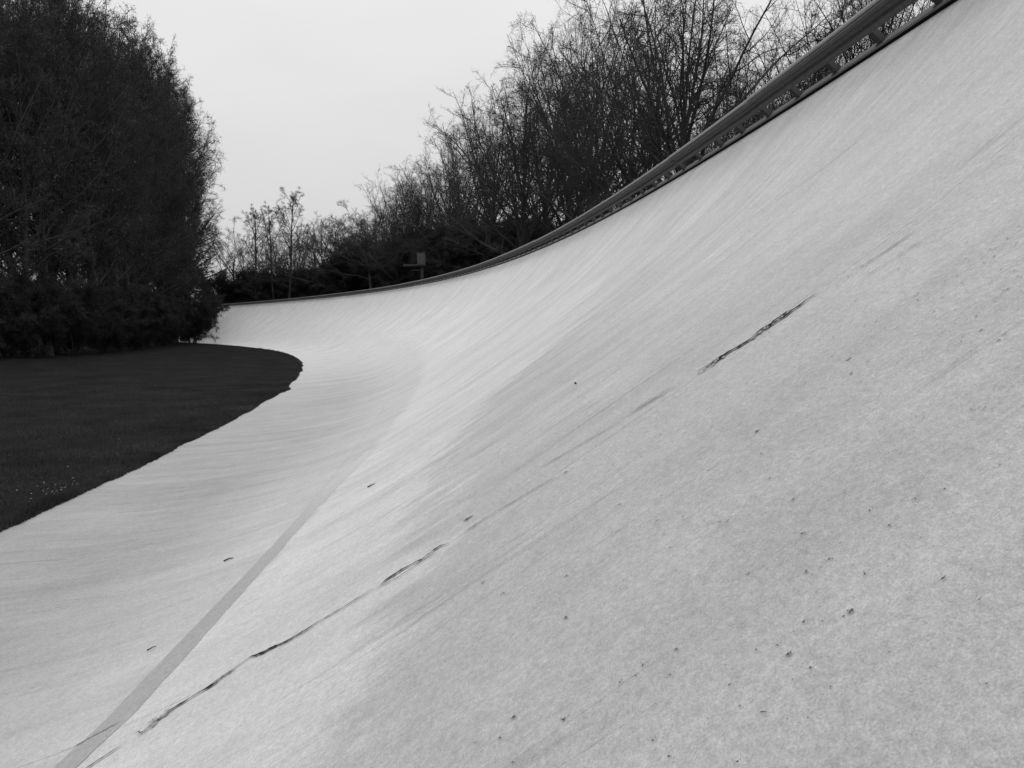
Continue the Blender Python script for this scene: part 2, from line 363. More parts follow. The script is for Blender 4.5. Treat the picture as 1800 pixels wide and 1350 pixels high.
# cracks: dirt-filled ribbons following the broken joint, (s, w) in metres along and across the track
CR = [
 ([(4.19,9.70),(4.198,9.684),(4.227,9.606),(4.228,9.52),(4.231,9.463),(4.253,9.41),(4.252,9.323),(4.273,9.244),(4.304,9.178),(4.301,9.114),(4.339,9.055),(4.37,8.976)], .021, 0),
 ([(4.225,9.55),(4.252,9.463),(4.275,9.39),(4.285,9.32)], .030, 0),
 ([(4.255,7.453),(4.299,7.397),(4.306,7.333),(4.288,7.281),(4.322,7.206),(4.333,7.126),(4.315,7.056),(4.278,7.005)], .017, 0),
 ([(4.228,7.384),(4.242,7.278),(4.218,7.203),(4.222,7.139),(4.254,7.008)], .008, 0),
 ([(4.317,6.895),(4.309,6.825),(4.313,6.77)], .010, 0),
 ([(4.328,6.623),(4.314,6.572),(4.298,6.53),(4.296,6.47),(4.291,6.418),(4.341,6.331),(4.354,6.255),(4.40,6.168),(4.364,6.126)], .017, 0),
 ([(4.364,6.13),(4.286,6.027),(4.232,6.005),(4.223,5.945),(4.218,5.894)], .016, 0),
 ([(4.215,5.89),(4.185,5.838),(4.167,5.787),(4.159,5.745),(4.107,5.734),(4.089,5.698),(4.022,5.672),(4.029,5.605)], .020, 0),
 ([(4.135,5.79),(4.103,5.753),(4.091,5.731),(4.05,5.71),(4.009,5.689),(3.967,5.656)], .013, 0),
 ([(4.346,5.368),(4.323,5.298),(4.305,5.236),(4.277,5.18),(4.249,5.144),(4.213,5.119)], .007, 0),
 ([(4.288,7.639),(4.278,7.611),(4.265,7.59)], .013, 0),
 ([(4.529,7.60),(4.546,7.56),(4.552,7.522)], .012, 0),
 ([(4.129,8.169),(4.145,8.143)], .010, 0),
 ([(12.473,5.474),(12.602,5.596),(12.543,5.685)], .020, 1),
 ([(4.029,10.184),(4.046,10.113),(4.044,10.047),(4.066,9.961),(4.11,9.87)], .005, 1),
 ([(3.774,10.079),(3.807,10.002),(3.829,9.891),(3.872,9.806),(3.862,9.754)], .004, 1),
 ([(4.37,8.976),(4.351,8.846),(4.399,8.751),(4.433,8.614),(4.459,8.491),(4.51,8.371),(4.565,8.229),(4.638,8.009)], .0045, 1),
 ([(4.43,8.90),(4.46,8.80),(4.49,8.64),(4.53,8.50)], .004, 1),
 ([(4.145,8.143),(4.18,8.044),(4.226,7.944),(4.248,7.84),(4.286,7.76),(4.294,7.664),(4.28,7.5)], .006, 1),
 ([(4.315,7.02),(4.317,6.895),(4.313,6.77),(4.328,6.623)], .006, 1),
 ([(10.74,10.651),(10.80,10.129),(10.99,9.648),(11.373,9.168),(11.701,8.836)], .008, 1),
 ([(23.076,13.199),(24.45,12.797),(25.622,12.264),(26.978,11.767),(27.879,10.74)], .012, 1),
 ([(7.07,11.99),(7.649,11.859),(8.055,11.503),(8.719,11.194),(9.175,10.938)], .006, 1),
 ([(4.30,6.95),(4.315,6.80),(4.33,6.62),(4.30,6.50),(4.335,6.33),(4.39,6.17),(4.33,6.06),(4.225,5.95),(4.19,5.85),(4.10,5.73)], .0065, 0),
 ([(4.39,8.93),(4.41,8.80),(4.45,8.62)], .005, 0),
 ([(3.97,5.6),(3.85,5.45),(3.75,5.33),(3.70,5.2)], .010, 1),
]
crg = np.random.default_rng(5)
for pts, wd, kind in CR:
    pts = np.array(pts); d = np.concatenate([[0], np.cumsum(np.hypot(*np.diff(pts, axis=0).T))])
    L = d[-1]; nn = max(8, int(L/0.018)); t = np.linspace(0, L, nn)
    S = np.interp(t, d, pts[:, 0]); Wd = np.interp(t, d, pts[:, 1])
    S = S + crg.normal(0, wd*0.30, nn) + wd*.8*vnoise(t*9+pts[0, 1]*7, t*0, 53)
    env = np.clip(np.minimum(t, L-t)/(0.12*L+.02), 0.06, 1)*(0.55+0.45*crg.random(nn))*(0.75+0.5*vnoise(t*6+pts[0, 0]*9, t*0, 51))
    hw_ = wd*env*(2.1 if kind == 0 else 1.9)
    A = on_track(S-hw_*crg.uniform(.4, 1, nn), Wd, 0.012); B = on_track(S+hw_*crg.uniform(.4, 1, nn), Wd, 0.012)
    V = np.stack([A, B], 1).reshape(-1, 3)
    link('crack', mesh_np('crack', V, grid_faces(nn, 2), M_dirt_shade if kind == 0 else M_dirt2), track)
# spalled concrete crumbs inside the wide cracks
V = []; Fq = []
for _ in range(70):
    if _ < 30: s0, w0 = 4.245+crg.normal(0, .02), crg.uniform(9.3, 9.5)
    elif _ < 50: s0, w0 = 4.1+crg.normal(0, .03), crg.uniform(5.66, 5.78)
    else: s0, w0 = 4.3+crg.normal(0, .02), crg.uniform(9.0, 9.15)
    c = on_track(s0, w0, .014); r0 = crg.uniform(.004, .012); b0 = len(V)
    for j in range(5):
        aa = j*1.2566+crg.uniform(-.3, .3); q = pt(s0+math.cos(aa)*r0*1.3, w0+math.sin(aa)*r0, .0125); V.append(q)
    V.append(c+np.array([0, 0, r0*.6]))
    for j in range(5): Fq.append((b0+j, b0+(j+1) % 5, b0+5))
tag(link('crumbs', poly_mesh('crumbs', V, Fq, M_edge), track), kind='stuff')
# chips and holes knocked out of the surface close to the camera
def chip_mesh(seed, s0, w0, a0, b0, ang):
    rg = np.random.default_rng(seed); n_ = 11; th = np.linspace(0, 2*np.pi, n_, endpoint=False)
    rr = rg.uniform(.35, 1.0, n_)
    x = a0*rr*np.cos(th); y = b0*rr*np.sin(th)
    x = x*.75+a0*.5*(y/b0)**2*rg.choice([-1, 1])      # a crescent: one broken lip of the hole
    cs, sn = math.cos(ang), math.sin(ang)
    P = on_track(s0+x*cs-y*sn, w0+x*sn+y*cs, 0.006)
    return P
V = []; Fq = []; pr = np.random.default_rng(77)
PITS = [(1.965, 9.118, 0.0028),(1.958, 9.108, 0.0016),(2.021, 8.746, 0.0028),(1.78, 8.808, 0.0033),(1.753, 8.794, 0.0019),(1.715, 8.799, 0.0018),(1.757, 8.752, 0.0014),(1.744, 8.722, 0.0038),(1.724, 8.725, 0.0016),(1.709, 8.731, 0.0019),(1.813, 8.681, 0.0018),(1.804, 8.627, 0.0024),(1.868, 8.565, 0.0023),(1.769, 8.58, 0.0041),(1.782, 8.527, 0.0039),(1.751, 8.529, 0.0018),(1.6, 8.639, 0.0022),(1.628, 8.599, 0.0038),(1.455, 8.676, 0.0041),(1.633, 8.812, 0.0014),(1.856, 8.732, 0.003),(1.839, 8.867, 0.0023),(1.688, 8.961, 0.0024),(2.876, 8.814, 0.0067),(1.612, 8.661, 0.0015),(1.596, 8.682, 0.0012),(1.604, 8.443, 0.0036),(1.567, 8.469, 0.0025),(1.594, 8.414, 0.0018),(1.584, 8.372, 0.0037),(1.617, 8.334, 0.0027),(1.487, 8.646, 0.0017),(1.553, 8.62, 0.0016),(1.762, 8.555, 0.0018),(1.624, 8.73, 0.0017),(1.504, 8.751, 0.0017),(1.363, 8.759, 0.0013),(2.024, 8.912, 0.0021),(1.999, 9.101, 0.0033),(1.997, 7.76, 0.0103),(1.832, 7.892, 0.0062),(1.937, 7.718, 0.004),(1.844, 8.111, 0.0046),(1.835, 8.046, 0.0038),(1.817, 8.195, 0.004),(2.392, 7.958, 0.0058),(1.464, 8.085, 0.0037),(1.791, 7.751, 0.0036),(1.929, 7.668, 0.0025),(1.731, 8.156, 0.003),(1.819, 8.085, 0.0033),(1.541, 8.068, 0.003),(2.964, 7.753, 0.0057),(2.724, 7.999, 0.0095),(3.246, 7.66, 0.0066),(1.992, 7.645, 0.0032),(1.335, 8.192, 0.0031),(1.533, 8.375, 0.005),(1.452, 8.39, 0.0032),(1.476, 8.245, 0.003),(1.56, 8.25, 0.0032),(1.501, 8.182, 0.0018),(1.636, 8.265, 0.0014),(1.362, 8.375, 0.0015),(1.233, 8.464, 0.0012),(1.159, 8.564, 0.0018),(1.357, 8.507, 0.0016),(1.359, 8.301, 0.0017),(1.33, 8.33, 0.0017),(1.539, 8.522, 0.0071),(1.369, 8.394, 0.0019),(1.18, 8.462, 0.001)]
cc = np.stack([pr.uniform(1.2, 3.0, 14), pr.uniform(9.9, 11.8, 14)], -1)
for k in range(1500):
    s0 = pr.uniform(0.9, 4.6); w0 = pr.uniform(8.2, 12.2)
    if k % 3: s0 = pr.uniform(1.2, 3.2); w0 = pr.uniform(9.4, 11.9)
    if k % 2:
        c_ = cc[pr.integers(0, 14)]; s0 = c_[0]+pr.normal(0, .09); w0 = c_[1]+pr.normal(0, .13)
    if k < 700: sz = pr.uniform(.004, .0075)
    else: sz = pr.uniform(.0025, .008)
    P = chip_mesh(k, s0, w0, sz*pr.uniform(.5, .9), sz*pr.uniform(1.0, 2.0), pr.uniform(-.8, .8)); b0 = len(V)
    V += [tuple(q) for q in P]; Fq.append(tuple(range(b0, b0+len(P))))
for k, (s0, w0, sz) in enumerate(PITS):
    sz = min(sz*2.1, .014)        # the larger holes, (along, across, half size)
    for q_ in range(3):
        j_ = 0 if q_ == 0 else sz*.9
        P = chip_mesh(2000+3*k+q_, s0+pr.normal(0, .01)*j_/.01*.6 if j_ else s0, w0+(pr.normal(0, .01)*j_/.01 if j_ else 0), sz*(.8 if q_ == 0 else .35), sz*(.6 if q_ == 0 else .3), pr.uniform(-1.2, 1.2)); b0 = len(V)
        V += [tuple(q) for q in P]; Fq.append(tuple(range(b0, b0+len(P))))
tag(link('chips', poly_mesh('chips', V, Fq, M_chip), track), kind='stuff')

# retaining wall that carries the upper edge
ss = np.arange(joints[0], joints[-1], 0.8)
prof_w = [(W+0.005, -0.02), (W+0.30, -0.02), (W+0.30, -3.0), (W+0.02, -3.0)]
V = np.stack([pt(ss, np.full(ss.shape, w_), z=zprof(W)+z_) for w_, z_ in prof_w], 1)
nr = len(prof_w); i = np.arange(len(ss)-1)
Fq = np.concatenate([np.stack([i*nr+j, (i+1)*nr+j, (i+1)*nr+(j+1) % nr, i*nr+(j+1) % nr], -1) for j in range(nr)])
tag(link('retaining_wall', mesh_np('retaining_wall', V.reshape(-1, 3), Fq, M_edge)), 'old concrete wall carrying the upper edge of the banked track', 'wall', kind='structure')

# ------------------------------------------------------------------ guard rail on the upper edge
rail = tag(empty('guard_rail', tuple(pt(10.0, W))), 'long weathered steel guard rail on short posts along the top of the banking', 'guard rail')
r_off = np.array(rail.location)
def sweep(name, prof, s0, s1, ds, mat, jit=(0, 0), closed=True, smooth=False):
    sv = np.linspace(s0, s1, max(2, int((s1-s0)/ds)+1)); O, T, U, N = edge_frame(sv)
    V = np.stack([O+U*(u+jit[0])+N*(n_+jit[1]) for u, n_ in prof], 1)-r_off
    nr = len(prof); i = np.arange(len(sv)-1); js = range(nr if closed else nr-1)
    Fq = [np.stack([i*nr+j, (i+1)*nr+j, (i+1)*nr+(j+1) % nr, i*nr+(j+1) % nr], -1) for j in js]
    me = bpy.data.meshes.new(name); FF = [tuple(f) for f in np.concatenate(Fq).tolist()]
    if closed: FF += [tuple(range(nr)), tuple((len(sv)-1)*nr+j for j in range(nr-1, -1, -1))]
    me.from_pydata([tuple(v) for v in V.reshape(-1, 3)], [], FF); me.update(); me.materials.append(mat)
    return link(name, me, rail)
face = [(.030, .265), (.028, .285), (-.030, .310), (-.036, .335), (-.030, .360), (.026, .395), (.030, .425), (.026, .455), (-.030, .490), (-.036, .515), (-.030, .540), (.020, .562)]
beam_prof = face + [(u+.010, n_) for u, n_ in reversed(face)]
DP = 1.212; P0 = 9.016
s_posts = [P0+DP*i for i in range(-12, 134)]
jr = np.random.default_rng(9)
for i in range(0, len(s_posts)-4, 4):
    s0 = s_posts[i]-.10; s1 = s_posts[i+4]+.10
    jit = (jr.normal(0, .010), jr.normal(0, .011)); ds = 0.6
    off = 0.012*(i//4 % 2)
    sweep('rail_beam', beam_prof, s0, s1, ds, M_steel, (jit[0]-off, jit[1]))
    cap = [(-.006, .566), (.000, .592), (.030, .606), (.075, .602), (.085, .575), (.060, .564)]
    sweep('rail_cap', cap, s0+.09, s1-.108, ds, M_cap, (jit[0], jit[1]*.9+.002))
    sweep('sill_shade_footing', [(.055, -.06), (.055, .036), (.14, .036), (.14, -.06)], s0+.102, s1-.106, 1.2, M_dirt_shade)  # recessed near-black piece; the shadow gap under the sill is in its colour
    kp = [(.004, .044), (.004, .066), (.012, .074), (.150, .078), (.155, .038)]
    sweep('sill_kerb', kp, s0+.102, s1-.106, 1.2, M_sill, (jr.normal(0, .003), jr.normal(0, .004)))
# a post: I section standing on the sill, leaning square to the slope
def post_mesh():
    hw_, t = .055, .012
    prof = [(-hw_, .052), (hw_, .052), (hw_, .140), (hw_-t, .140), (hw_-t, .064), (-hw_+t, .064), (-hw_+t, .140), (-hw_, .140)]
    V = [(a_, u_, .072) for a_, u_ in prof]+[(a_, u_, .565) for a_, u_ in prof]; k = len(prof)
    F = [(j, (j+1) % k, (j+1) % k+k, j+k) for j in range(k)]+[tuple(range(k-1, -1, -1)), tuple(range(k, 2*k))]
    b0 = len(V)   # foot plate
    for a_, u_ in ((-.09, .03), (.09, .03), (.09, .155), (-.09, .155)): V += [(a_, u_, .070), (a_, u_, .090)]
    F += [(b0+1, b0+3, b0+5, b0+7)]+[(b0+2*j, b0+2*((j+1) % 4), b0+2*((j+1) % 4)+1, b0+2*j+1) for j in range(4)]
    # spacer block between post and beam
    b0 = len(V)
    for a_, u_ in ((-.06, .034), (.06, .034), (.06, .0505), (-.06, .0505)): V += [(a_, u_, .30), (a_, u_, .53)]
    F += [(b0+1, b0+3, b0+5, b0+7), (b0, b0+6, b0+4, b0+2)]+[(b0+2*j, b0+2*((j+1) % 4), b0+2*((j+1) % 4)+1, b0+2*j+1) for j in range(4)]
    return poly_mesh('post', V, F, M_post)
PM = post_mesh()
for s_ in s_posts[:-3]:
    s_ += jr.normal(0, .02)
    O, T, U, N = edge_frame(np.array([s_])); O, T, U, N = O[0], T[0], U[0], N[0]
    o = link('post', PM, rail)
    mm = Matrix(((T[0], U[0], N[0], O[0]-r_off[0]), (T[1], U[1], N[1], O[1]-r_off[1]), (T[2], U[2], N[2], O[2]-r_off[2]), (0, 0, 0, 1)))
    o.matrix_local = mm @ Matrix.Rotation(jr.normal(0, .02), 4, 'Y')
# bolt heads on the nearer beam
bv = []; bf = []
for j in range(6): bv.append((.012*math.cos(j*math.pi/3), -.008, .012*math.sin(j*math.pi/3)))
for j in range(6): bv.append((.012*math.cos(j*math.pi/3), .0, .012*math.sin(j*math.pi/3)))
bf = [tuple(range(6))]+[(j, j+6, (j+1) % 6+6, (j+1) % 6) for j in range(6)]
BM = poly_mesh('bolt', bv, bf, M_cap)
for s_ in s_posts[10:34]:
    O, T, U, N = edge_frame(np.array([s_])); O, T, U, N = O[0], T[0], U[0], N[0]
    q = O+U*.020+N*.425
    o = link('bolt', BM, rail)
    o.matrix_local = Matrix(((T[0], U[0], N[0], q[0]-r_off[0]), (T[1], U[1], N[1], q[1]-r_off[1]), (T[2], U[2], N[2], q[2]-r_off[2]), (0, 0, 0, 1)))

# ------------------------------------------------------------------ marshal platform behind the rail
def box(x0, x1, y0, y1, z0, z1):
    V = [(x, y, z) for x in (x0, x1) for y in (y0, y1) for z in (z0, z1)]
    F = [(0, 1, 3, 2), (4, 6, 7, 5), (0, 4, 5, 1), (2, 3, 7, 6), (0, 2, 6, 4), (1, 5, 7, 3)]
    return V, F
def boxes(name, lst, mat, parent):
    V = []; F = []
    for b in lst:
        v, f = box(*b); k = len(V); V += v; F += [tuple(i+k for i in q) for q in f]
    me = poly_mesh(name, V, F, mat); o = link(name, me, parent)
    bv_ = o.modifiers.new('bevel', 'BEVEL'); bv_.width = .012; bv_.segments = 1
    return o
mp_ = pt(79.0, W+1.3, z=5.2)
plat = tag(empty('marshal_platform', tuple(mp_)), 'small marshal platform on one post with a pale board, behind the rail', 'platform')
plat.rotation_euler = (0, 0, R(4))
boxes('support_post', [(-.18, .12, -.15, .15, 0, 4.05)], M_plat, plat)
boxes('deck', [(-2.05, .42, -.55, .55, 4.05, 4.22)], M_plat, plat)
boxes('deck_brace', [(-1.2, -.18, -.06, .06, 3.55, 3.67)], M_post, plat)
boxes('board', [(-.52, .36, -.42, -.36, 4.24, 5.42)], M_panel, plat)
boxes('board_roof', [(-.58, .44, -.46, .42, 5.42, 5.50)], M_post, plat)
boxes('side_board', [(.36, .40, -.42, .38, 4.24, 5.42)], M_plat, plat)

# ------------------------------------------------------------------ trees
def norm(v): return v/np.maximum(np.linalg.norm(v, axis=-1, keepdims=True), 1e-9)
def grow(start, dirs, length, K, wig, up, rg, droop=0.0):
    """N polylines of K segments -> (N,K+1,3)"""
    N = len(start); P = np.empty((N, K+1, 3)); P[:, 0] = start; d = norm(dirs)
    for k in range(K):
        d = norm(d+rg.normal(0, wig, (N, 3))+np.array([0, 0, 1.0])*up-np.array([0, 0, 1.0])*droop*k/K)
        P[:, k+1] = P[:, k]+d*(length/K)[:, None]
    return P
def tubes(P, r0, r1, m_):
    """tapered tubes along polylines; r0, r1 per branch. Returns V, F (quads)"""
    N, K1_, _ = P.shape; t = np.linspace(0, 1, K1_)
    T = np.empty_like(P); T[:, 1:-1] = P[:, 2:]-P[:, :-2] if K1_ > 2 else 0; T[:, 0] = P[:, 1]-P[:, 0]; T[:, -1] = P[:, -1]-P[:, -2]
    T = norm(T); ref = np.where(np.abs(T[:, :1, 2:3]) > .8, np.array([1.0, 0, 0]), np.array([0, 0, 1.0]))
    A = norm(np.cross(T, np.broadcast_to(ref, T.shape))); B = np.cross(T, A)
    rad = r0[:, None]*(1-t)+r1[:, None]*t
    ang = np.arange(m_)*2*np.pi/m_
    V = P[:, :, None]+rad[..., None, None]*(A[:, :, None]*np.cos(ang)[:, None]+B[:, :, None]*np.sin(ang)[:, None])
    idx = np.arange(N*K1_*m_).reshape(N, K1_, m_); nx = np.roll(idx, -1, axis=2)
    F = np.stack([idx[:, :-1], nx[:, :-1], nx[:, 1:], idx[:, 1:]], -1).reshape(-1, 4)
    return V.reshape(-1, 3), F
def spikes(A, B, r):
    """three-sided needles from A to B as quads with a doubled tip -> triangles"""
    D = norm(B-A); ref = np.where(np.abs(D[:, 2:3]) > .8, np.array([1.0, 0, 0]), np.array([0, 0, 1.0]))
    X = norm(np.cross(D, ref)); Y = np.cross(D, X); N = len(A)
    V = np.stack([A+X*r[:, None], A+(-.5*X+.87*Y)*r[:, None], A+(-.5*X-.87*Y)*r[:, None], B], 1).reshape(-1, 3)
    i = np.arange(N)*4
    return V, np.concatenate([np.stack([i, i+1, i+3], -1), np.stack([i+1, i+2, i+3], -1), np.stack([i+2, i, i+3], -1)])
def tri(F): return np.concatenate([F[:, [0, 1, 2]], F[:, [0, 2, 3]]])
def children(P, length, rad, nper, t0, t1, ang0, ang1, lr, rr, rg, K, wig, up, tip=0.5):
    """children on parent polylines; returns polylines, lengths, radii"""
    N, K1_, _ = P.shape; M = N*nper; par = np.repeat(np.arange(N), nper)
    t = (t0+(t1-t0)*((np.tile(np.arange(nper), N)+rg.uniform(0, 1, M))/nper))
    x = t*(K1_-1); i = np.minimum(x.astype(int), K1_-2); f = (x-i)[:, None]
    st = P[par, i]*(1-f)+P[par, i+1]*f; D = norm(P[par, i+1]-P[par, i])
    ref = norm(rg.normal(0, 1, (M, 3))); side = norm(np.cross(D, ref)); a_ = rg.uniform(ang0, ang1, M)[:, None]
    d = D*np.cos(a_)+side*np.sin(a_)
    L = length[par]*lr*(1-(1-tip)*t)*rg.uniform(.65, 1.2, M)
    r_ = rad[par]*(1-.75*t)*rr*rg.uniform(.8, 1.1, M)
    return grow(st, d, L, K, wig, up, rg), L, r_
class Tree: pass
def make_tree(kind, seed, H=22.0):
    rg = np.random.default_rng(seed); T = Tree(); T.kind = kind; T.H = H
    leaf_n = 0; leaf_size = .05
    #                fork  trunk  limbs  crown centre, half width, half height, wiggle, root radius, angles low/high, children, leaves
    SH = {'upright': (.22, .62, 19, .60, .30, .42, .075, .36, 1.15, .12, (10, 6, 4, 3), 8000, .07),
          'vase':    (.16, .40, 24, .54, .40, .47, .055, .40, 1.25, .10, (11, 6, 4, 3), 8000, .07),
          'oak':     (.15, .52, 25, .56, .38, .45, .065, .46, 1.25, .08, (12, 7, 5, 3), 16000, .075),
          'gnarled': (.22, .50, 13, .60, .42, .40, .170, .36, 1.30, .25, (9, 7, 5, 3), 0, .05),
          'slender': (.30, .85, 15, .66, .17, .34, .110, .24, .95, .20, (8, 6, 5, 3), 0, .05),
          'leafy':   (.05, .80, 38, .54, .21, .48, .070, .24, 1.20, .15, (9, 6, 4, 3), 15000, .095)}
    if kind in SH:
        fk, tk, nl, cz_, ca, cb, wg1, r_root, a_lo, a_hi, (n2, n3, n4, n5), leaf_n, leaf_size = SH[kind]
        P0_ = grow(np.zeros((1, 3)), np.array([[.02, .02, 1.]]), np.array([H*tk]), 10, .035 if kind != 'gnarled' else .09, .05, rg)
        L0 = np.array([H*.8]); R0 = np.array([r_root*H/22]); r_end = R0[0]*.28
        u = (np.arange(nl)+rg.uniform(.1, .9, nl))/nl; lo = fk/tk; tt = lo+(1-lo)*u**.85
        x = tt*10; ii = np.minimum(x.astype(int), 9); ff = (x-ii)[:, None]; st = P0_[0, ii]*(1-ff)+P0_[0, ii+1]*ff
        az = np.arange(nl)*2.39996+rg.normal(0, .25, nl); an = a_lo+(a_hi-a_lo)*u**.9+rg.normal(0, .10, nl)
        d0 = np.stack([np.sin(an)*np.cos(az), np.sin(an)*np.sin(az), np.cos(an)], -1)
        q = (st-np.array([0, 0, cz_*H]))/np.array([ca*H, ca*H, cb*H]); e = d0/np.array([ca*H, ca*H, cb*H])
        A_, B_, C_ = (e*e).sum(1), 2*(q*e).sum(1), (q*q).sum(1)-1
        L1 = (-B_+np.sqrt(np.maximum(B_*B_-4*A_*C_, 0)))/(2*A_); L1 = np.clip(L1*rg.uniform(.85, 1.08, nl), .10*H, .8*H)
        L1p = grow(st, d0, L1, 10, wg1, .018, rg)
        R1 = np.maximum(R0[0]*(1-.72*tt)*np.clip(L1/(ca*H), .4, 1.1)*.50, .02)
    else:  # bush
        ns = 9; th = H*.75; a_ = rg.uniform(0, 6.28, ns)
        P0_ = grow(np.stack([np.cos(a_)*.3, np.sin(a_)*.3, 0*a_], -1), np.stack([np.cos(a_)*.45, np.sin(a_)*.45, 1+0*a_], -1), np.full(ns, th), 7, .10, .0, rg); L0 = np.full(ns, th); R0 = np.full(ns, .055); r_end = .012
        L1p, L1, R1 = children(P0_, L0, R0, 14, .05, 1.0, .4, 1.1, .48, .5, rg, 6, .12, .03, .5)
        n2, n3, n4, n5 = 7, 6, 4, 3; leaf_n = 17000; leaf_size = .10
    # trunk with a root flare
    nst = len(P0_); V, F = [], []
    t = np.linspace(0, 1, P0_.shape[1]); v, f = tubes(P0_, R0, np.full(nst, r_end), 10 if nst == 1 else 5)
    if nst == 1:
        v = v.reshape(P0_.shape[1], 10, 3); c = P0_[0]; v[0] = c[0]+(v[0]-c[0])*1.45+np.array([0, 0, -.3]); v = v.reshape(-1, 3)
    T.trunk = mesh_np('trunk', v, f, M_bark, True)
    T.limbs = []
    R1 = np.maximum(R1, .02)
    if kind in ('upright', 'vase', 'oak', 'gnarled', 'slender'):
        for i in range(len(L1p)):
            v, f = tubes(L1p[i:i+1], R1[i:i+1], R1[i:i+1]*.14+.006, 7); T.limbs.append(mesh_np('limb', v, f, M_bark, True))
        Vs, Fs = [], []
    else:
        v, f = tubes(L1p, R1, R1*.15+.004, 4); Vs, Fs = [v], [tri(f)]
    wg = .16 if kind == 'gnarled' else .09
    P2, L2, R2 = children(L1p, L1, R1, n2, .16, .98, .50, 1.15, .38, .6, rg, 6, wg*1.2, .012, .42); R2 = np.maximum(R2, .020)
    P3, L3, R3 = children(P2, L2, R2, n3, .12, 1.0, .45, 1.2, .50, .6, rg, 4, wg*1.9, .01, .55); R3 = np.maximum(R3, .013)
    P4, L4, R4 = children(P3, L3, R3, n4, .1, 1.0, .5, 1.2, .50, .7, rg, 2, .25, .02, .6); L4 = np.clip(L4, .25, .9); R4 = np.maximum(R4, .0095)
    for P_, a_, b2, m_ in ((P2, R2, R2*.3+.004, 4), (P3, R3, R3*.45+.002, 3)):
        v, f = tubes(P_, a_, b2, m_); k = sum(len(q) for q in Vs); Vs.append(v); Fs.append(tri(f)+k)
    # twigs as needles, with side shoots
    P4s = P4
    for a0, a1 in ((0, 1), (1, 2)):
        v, f = spikes(P4s[:, a0], P4s[:, a0]+(P4s[:, a1]-P4s[:, a0])*1.25, R4*(1 if a0 == 0 else .7)); k = sum(len(q) for q in Vs); Vs.append(v); Fs.append(f+k)
    M = len(P4)*n5; par = np.repeat(np.arange(len(P4)), n5); tt = rg.uniform(.1, 1, M)[:, None]*2; ii = np.minimum(tt[:, 0].astype(int), 1); ff = tt-ii[:, None]
    st = P4[par, ii]*(1-ff)+P4[par, ii+1]*ff; d = norm(norm(P4[par, 2]-P4[par, 0])+rg.normal(0, .55, (M, 3)))
    en = st+d*rg.uniform(.10, .38, M)[:, None]
    v, f = spikes(st, en, np.full(M, .0055)); k = sum(len(q) for q in Vs); Vs.append(v); Fs.append(f+k)
    T.crown = mesh_np('crown', np.concatenate(Vs), np.concatenate(Fs), M_twig)
    T.leaves = None
    if leaf_n:
        leaf_n = min(leaf_n, M*2); pick = rg.integers(0, M, leaf_n); c = en[pick]+rg.normal(0, .05, (leaf_n, 3))
        nn = norm(rg.normal(0, 1, (leaf_n, 3))+np.array([0, 0, .5])); x = norm(np.cross(nn, rg.normal(0, 1, (leaf_n, 3)))); y = np.cross(nn, x)
        sz = (leaf_size*rg.uniform(.5, 1.2, leaf_n))[:, None]
        V = np.stack([c-x*sz*.5, c-y*sz*.28, c+x*sz*.5, c+y*sz*.28], 1).reshape(-1, 3); i = np.arange(leaf_n)[:, None]*4
        T.leaves = mesh_np('leaves', V, i+np.array([0, 1, 2, 3]), M_leaf2 if kind == 'bush' else M_leaf)
    T.top = max(np.percentile(np.concatenate([q[:, 2] for q in Vs[-1:]]), 99.8), 1)
    return T
PRO = {
 'upright': [make_tree('upright', 101), make_tree('upright', 102)],
 'vase': [make_tree('vase', 103, 21), make_tree('vase', 118, 21)],
 'oak': [make_tree('oak', 131, 22)],
 'gnarled': [make_tree('gnarled', 105, 16)],
 'slender': [make_tree('slender', 106, 20)],
 'leafy': [make_tree('leafy', 107, 22), make_tree('leafy', 108, 22)],
 'bush': [make_tree('bush', 109, 6), make_tree('bush', 110, 6)],
}
def place(name, kind, var, x, y, z, top, rot, label, cat, group=None, lean=(0, 0), wide=1.0):
    """top: height of the crown above its foot in metres"""
    T = PRO[kind][var % len(PRO[kind])]; k = top/T.top
    o = empty(name, (x, y, z)); o.rotation_euler = (lean[0], lean[1], rot); o.scale = (k*wide, k*wide, k)
    tag(o, label, cat, group)
    link('trunk' if kind != 'bush' else 'stems', T.trunk, o)
    for l_ in T.limbs: link('limb', l_, o)
    link('crown', T.crown, o)
    if T.leaves:
        q = link('leaves', T.leaves, o)
    return o
def on_line(px, dist):
    """ground point on the bearing of one picture column at a given distance"""
    a_ = math.atan((px-900)/1250.1)-YAW
    return math.sin(a_)*dist, math.cos(a_)*dist
def top_h(py, px, dist, base):
    hor = 560.7-(px-900)*(-ROLL)*-1.0
    return (hor-py)/1250.1*dist*math.cos(math.atan((px-900)/1250.1))+EYE-base
